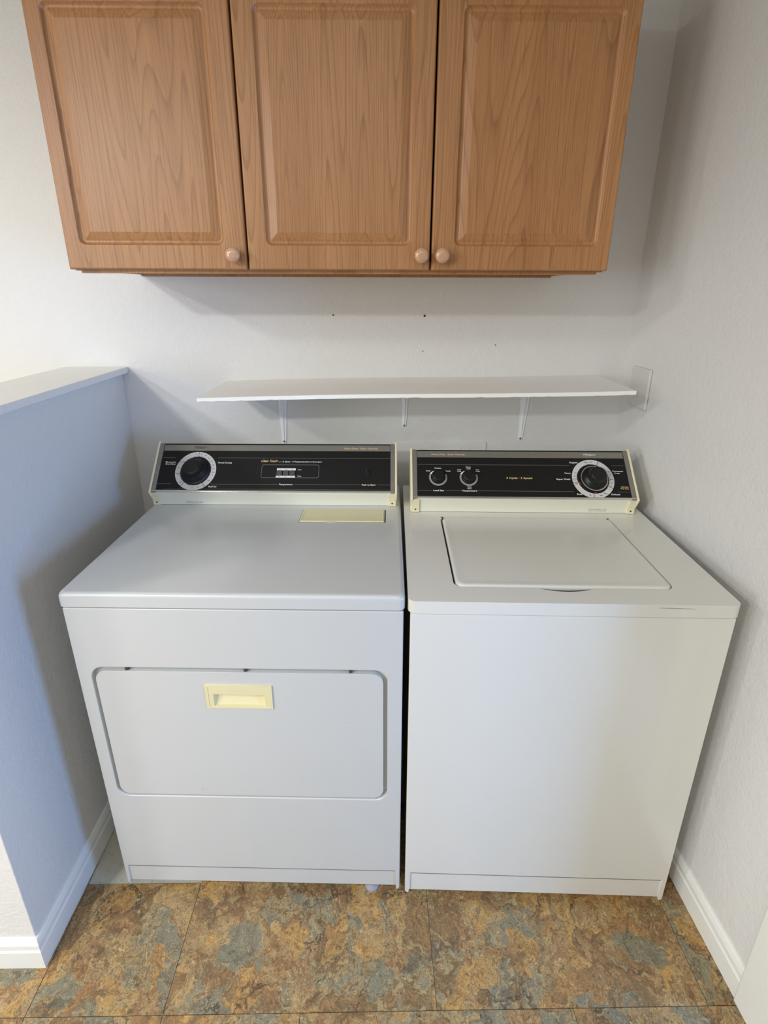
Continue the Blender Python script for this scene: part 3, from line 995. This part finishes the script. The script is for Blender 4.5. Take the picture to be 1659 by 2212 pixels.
con, F, FL, bx0, bx1 = console(was, -0.3155, 0.3115, (0.412, 0.906), None, (0.402, 0.953), (0.504, 1.062), 'washer')
L = lambda name, bm, mat, **k: link(name, bm, mat, con, mtx=F, **k)
C1 = (0.1958, 0.0615)
lab = [(104, 'Rinse'), (88, 'Spin'), (62, '6'), (25, '10'), (15, '6'), (-2, 'Rinse'), (-14, 'Spin'), (-26, 'Off'), (-38, '4'), (-58, 'Rinse'), (-74, 'Spin'), (-108, '30'),
       (160, '10'), (172, '14'), (187, '4'), (198, 'Off')]
ticks = [158 + 4.5 * k for k in range(8)] + [100, -40, -55, -62, -70, 30, -6, -20]
big_dial(L, C1[0], C1[1], 0.0580, 0.0440, (68, -30, -96, 181, 193), ticks, lab, None, None, None, [(-96, -86), (194, 204), (-30, -20)])
bm = nb(); lathe(bm, [(0.0355, 0.0008), (0.0368, 0.004), (0.0372, 0.0060), (0.0340, 0.0068)], 64, C1[0] + 0.002, C1[1])
L('dial_skirt', bm, 'chrome', smooth=True)
bm = nb(); lathe(bm, [(0.0345, 0.0062), (0.0350, 0.0085), (0.0320, 0.014), (0.0250, 0.0195), (0.0225, 0.0225), (0.0215, 0.038), (0.0205, 0.0405), (0.0175, 0.0415)], 72, C1[0] + 0.002, C1[1], flute=lambda k, a: 1 + (0.010 * cos(a * 24) if 3 < k < 6 else 0))
L('dial_knob', bm, 'knobk', smooth=True)
for cx in (-0.2376, -0.1512):
    cy = 0.0630
    bm = nb(); arcband(bm, cx, cy, 0.0205, 0.0257, 158, 382, 0.0, 0.0013, 48)
    L('selector_ring', bm, 'ringg')
    bm = nb()
    k0 = 8
    rr = [(math.radians(118 + (156 - 118) * i / k0), 0.0215 + (0.0205 - 0.0215) * i / k0, 0.0222 + (0.0257 - 0.0222) * i / k0) for i in range(k0 + 1)]
    A = [bm.verts.new((cx + a[1] * cos(a[0]), cy + a[1] * sin(a[0]), 0.0013)) for a in rr]
    B = [bm.verts.new((cx + a[2] * cos(a[0]), cy + a[2] * sin(a[0]), 0.0013)) for a in rr]
    for i in range(k0):
        bm.faces.new((A[i], A[i + 1], B[i + 1], B[i]))
    L('selector_wedge', bm, 'inkw')
    bm = nb(); lathe(bm, [(0.0192, 0.0008), (0.0188, 0.004), (0.0165, 0.0055), (0.0160, 0.0165), (0.0150, 0.0185), (0.0125, 0.0192)], 48, cx, cy, flute=lambda k, a: 1 + (0.012 * cos(a * 16) if 1 < k < 4 else 0))
    L('selector_knob', bm, 'knobk', smooth=True)
bm = nb()
for a, b, y in ((bx0, 0.1360, 0.1020), (0.2520, bx1, 0.1020), (bx0, -0.2560, 0.0230), (-0.2190, -0.1740, 0.0230), (-0.1290, 0.1380, 0.0230), (0.2560, bx1, 0.0230)):
    flat(bm, a, b, y - 0.0004, y + 0.0004, hp)
L('printed_lines', bm, 'inkline', kind='stuff')
bm = nb()
T('Small', -0.2652, 0.0822, 0.0032); T('Medium', -0.2372, 0.0905, 0.0032); T('Large', -0.2085, 0.0822, 0.0032)
T('Load Size', -0.2376, 0.0230, 0.0042)
T('Cold', -0.1775, 0.0862, 0.0030); T('Cold', -0.1775, 0.0812, 0.0030)
T('Warm', -0.1512, 0.0945, 0.0030); T('Cold', -0.1505, 0.0893, 0.0030)
T('Hot', -0.1255, 0.0862, 0.0030); T('Cold', -0.1248, 0.0812, 0.0030)
T('Wash', -0.1512, 0.0340, 0.0028); T('Rinse', -0.1512, 0.0293, 0.0028)
T('Temperature', -0.1512, 0.0228, 0.0042)
T('Regular', 0.1490, 0.1108, 0.0042); T('Heavy', 0.1275, 0.0780, 0.0036); T('Super Wash', 0.1130, 0.0597, 0.0042)
T('Soak', 0.1515, 0.0155, 0.0042); T('Delicate', 0.2500, 0.0155, 0.0040)
T('Permanent', 0.2685, 0.0848, 0.0036); T('Press', 0.2655, 0.0785, 0.0036)
add_text(bm, 'Whirlpool', 0.1955, 0.1355, 0.0058, shear=0.6, h=0.0016, sx=1.0, bold=0.012)
for k in range(8):
    flat(bm, 0.1850 + 0.0022 * k, 0.1850 + 0.0022 * (k + 1), 0.1300 + 0.00045 * k, 0.1304 + 0.00045 * k, 0.0016)
L('white_lettering', bm, 'inkw', kind='stuff')
bm = nb()
T('5 Cycle · 2 Speed', -0.0095, 0.0620, 0.0046, sx=1.45); T('Pull Start', 0.2790, 0.0375, 0.0030); T('Push Stop', 0.2780, 0.0325, 0.0030)
add_text(bm, 'Heavy Duty · Super Capacity', -0.2070, 0.1335, 0.0046, shear=0.25, h=0.0016, bold=0.015, sx=1.25)
L('gold_lettering', bm, 'inkgold', kind='stuff')
fine_print(con, 0.2080, 0.4147, 0.9180, math.radians(90), ('Whirlpool Corporation · U.S.A.', 'Benton Harbor, Michigan 49022'), 0.0026, 'CENTER')
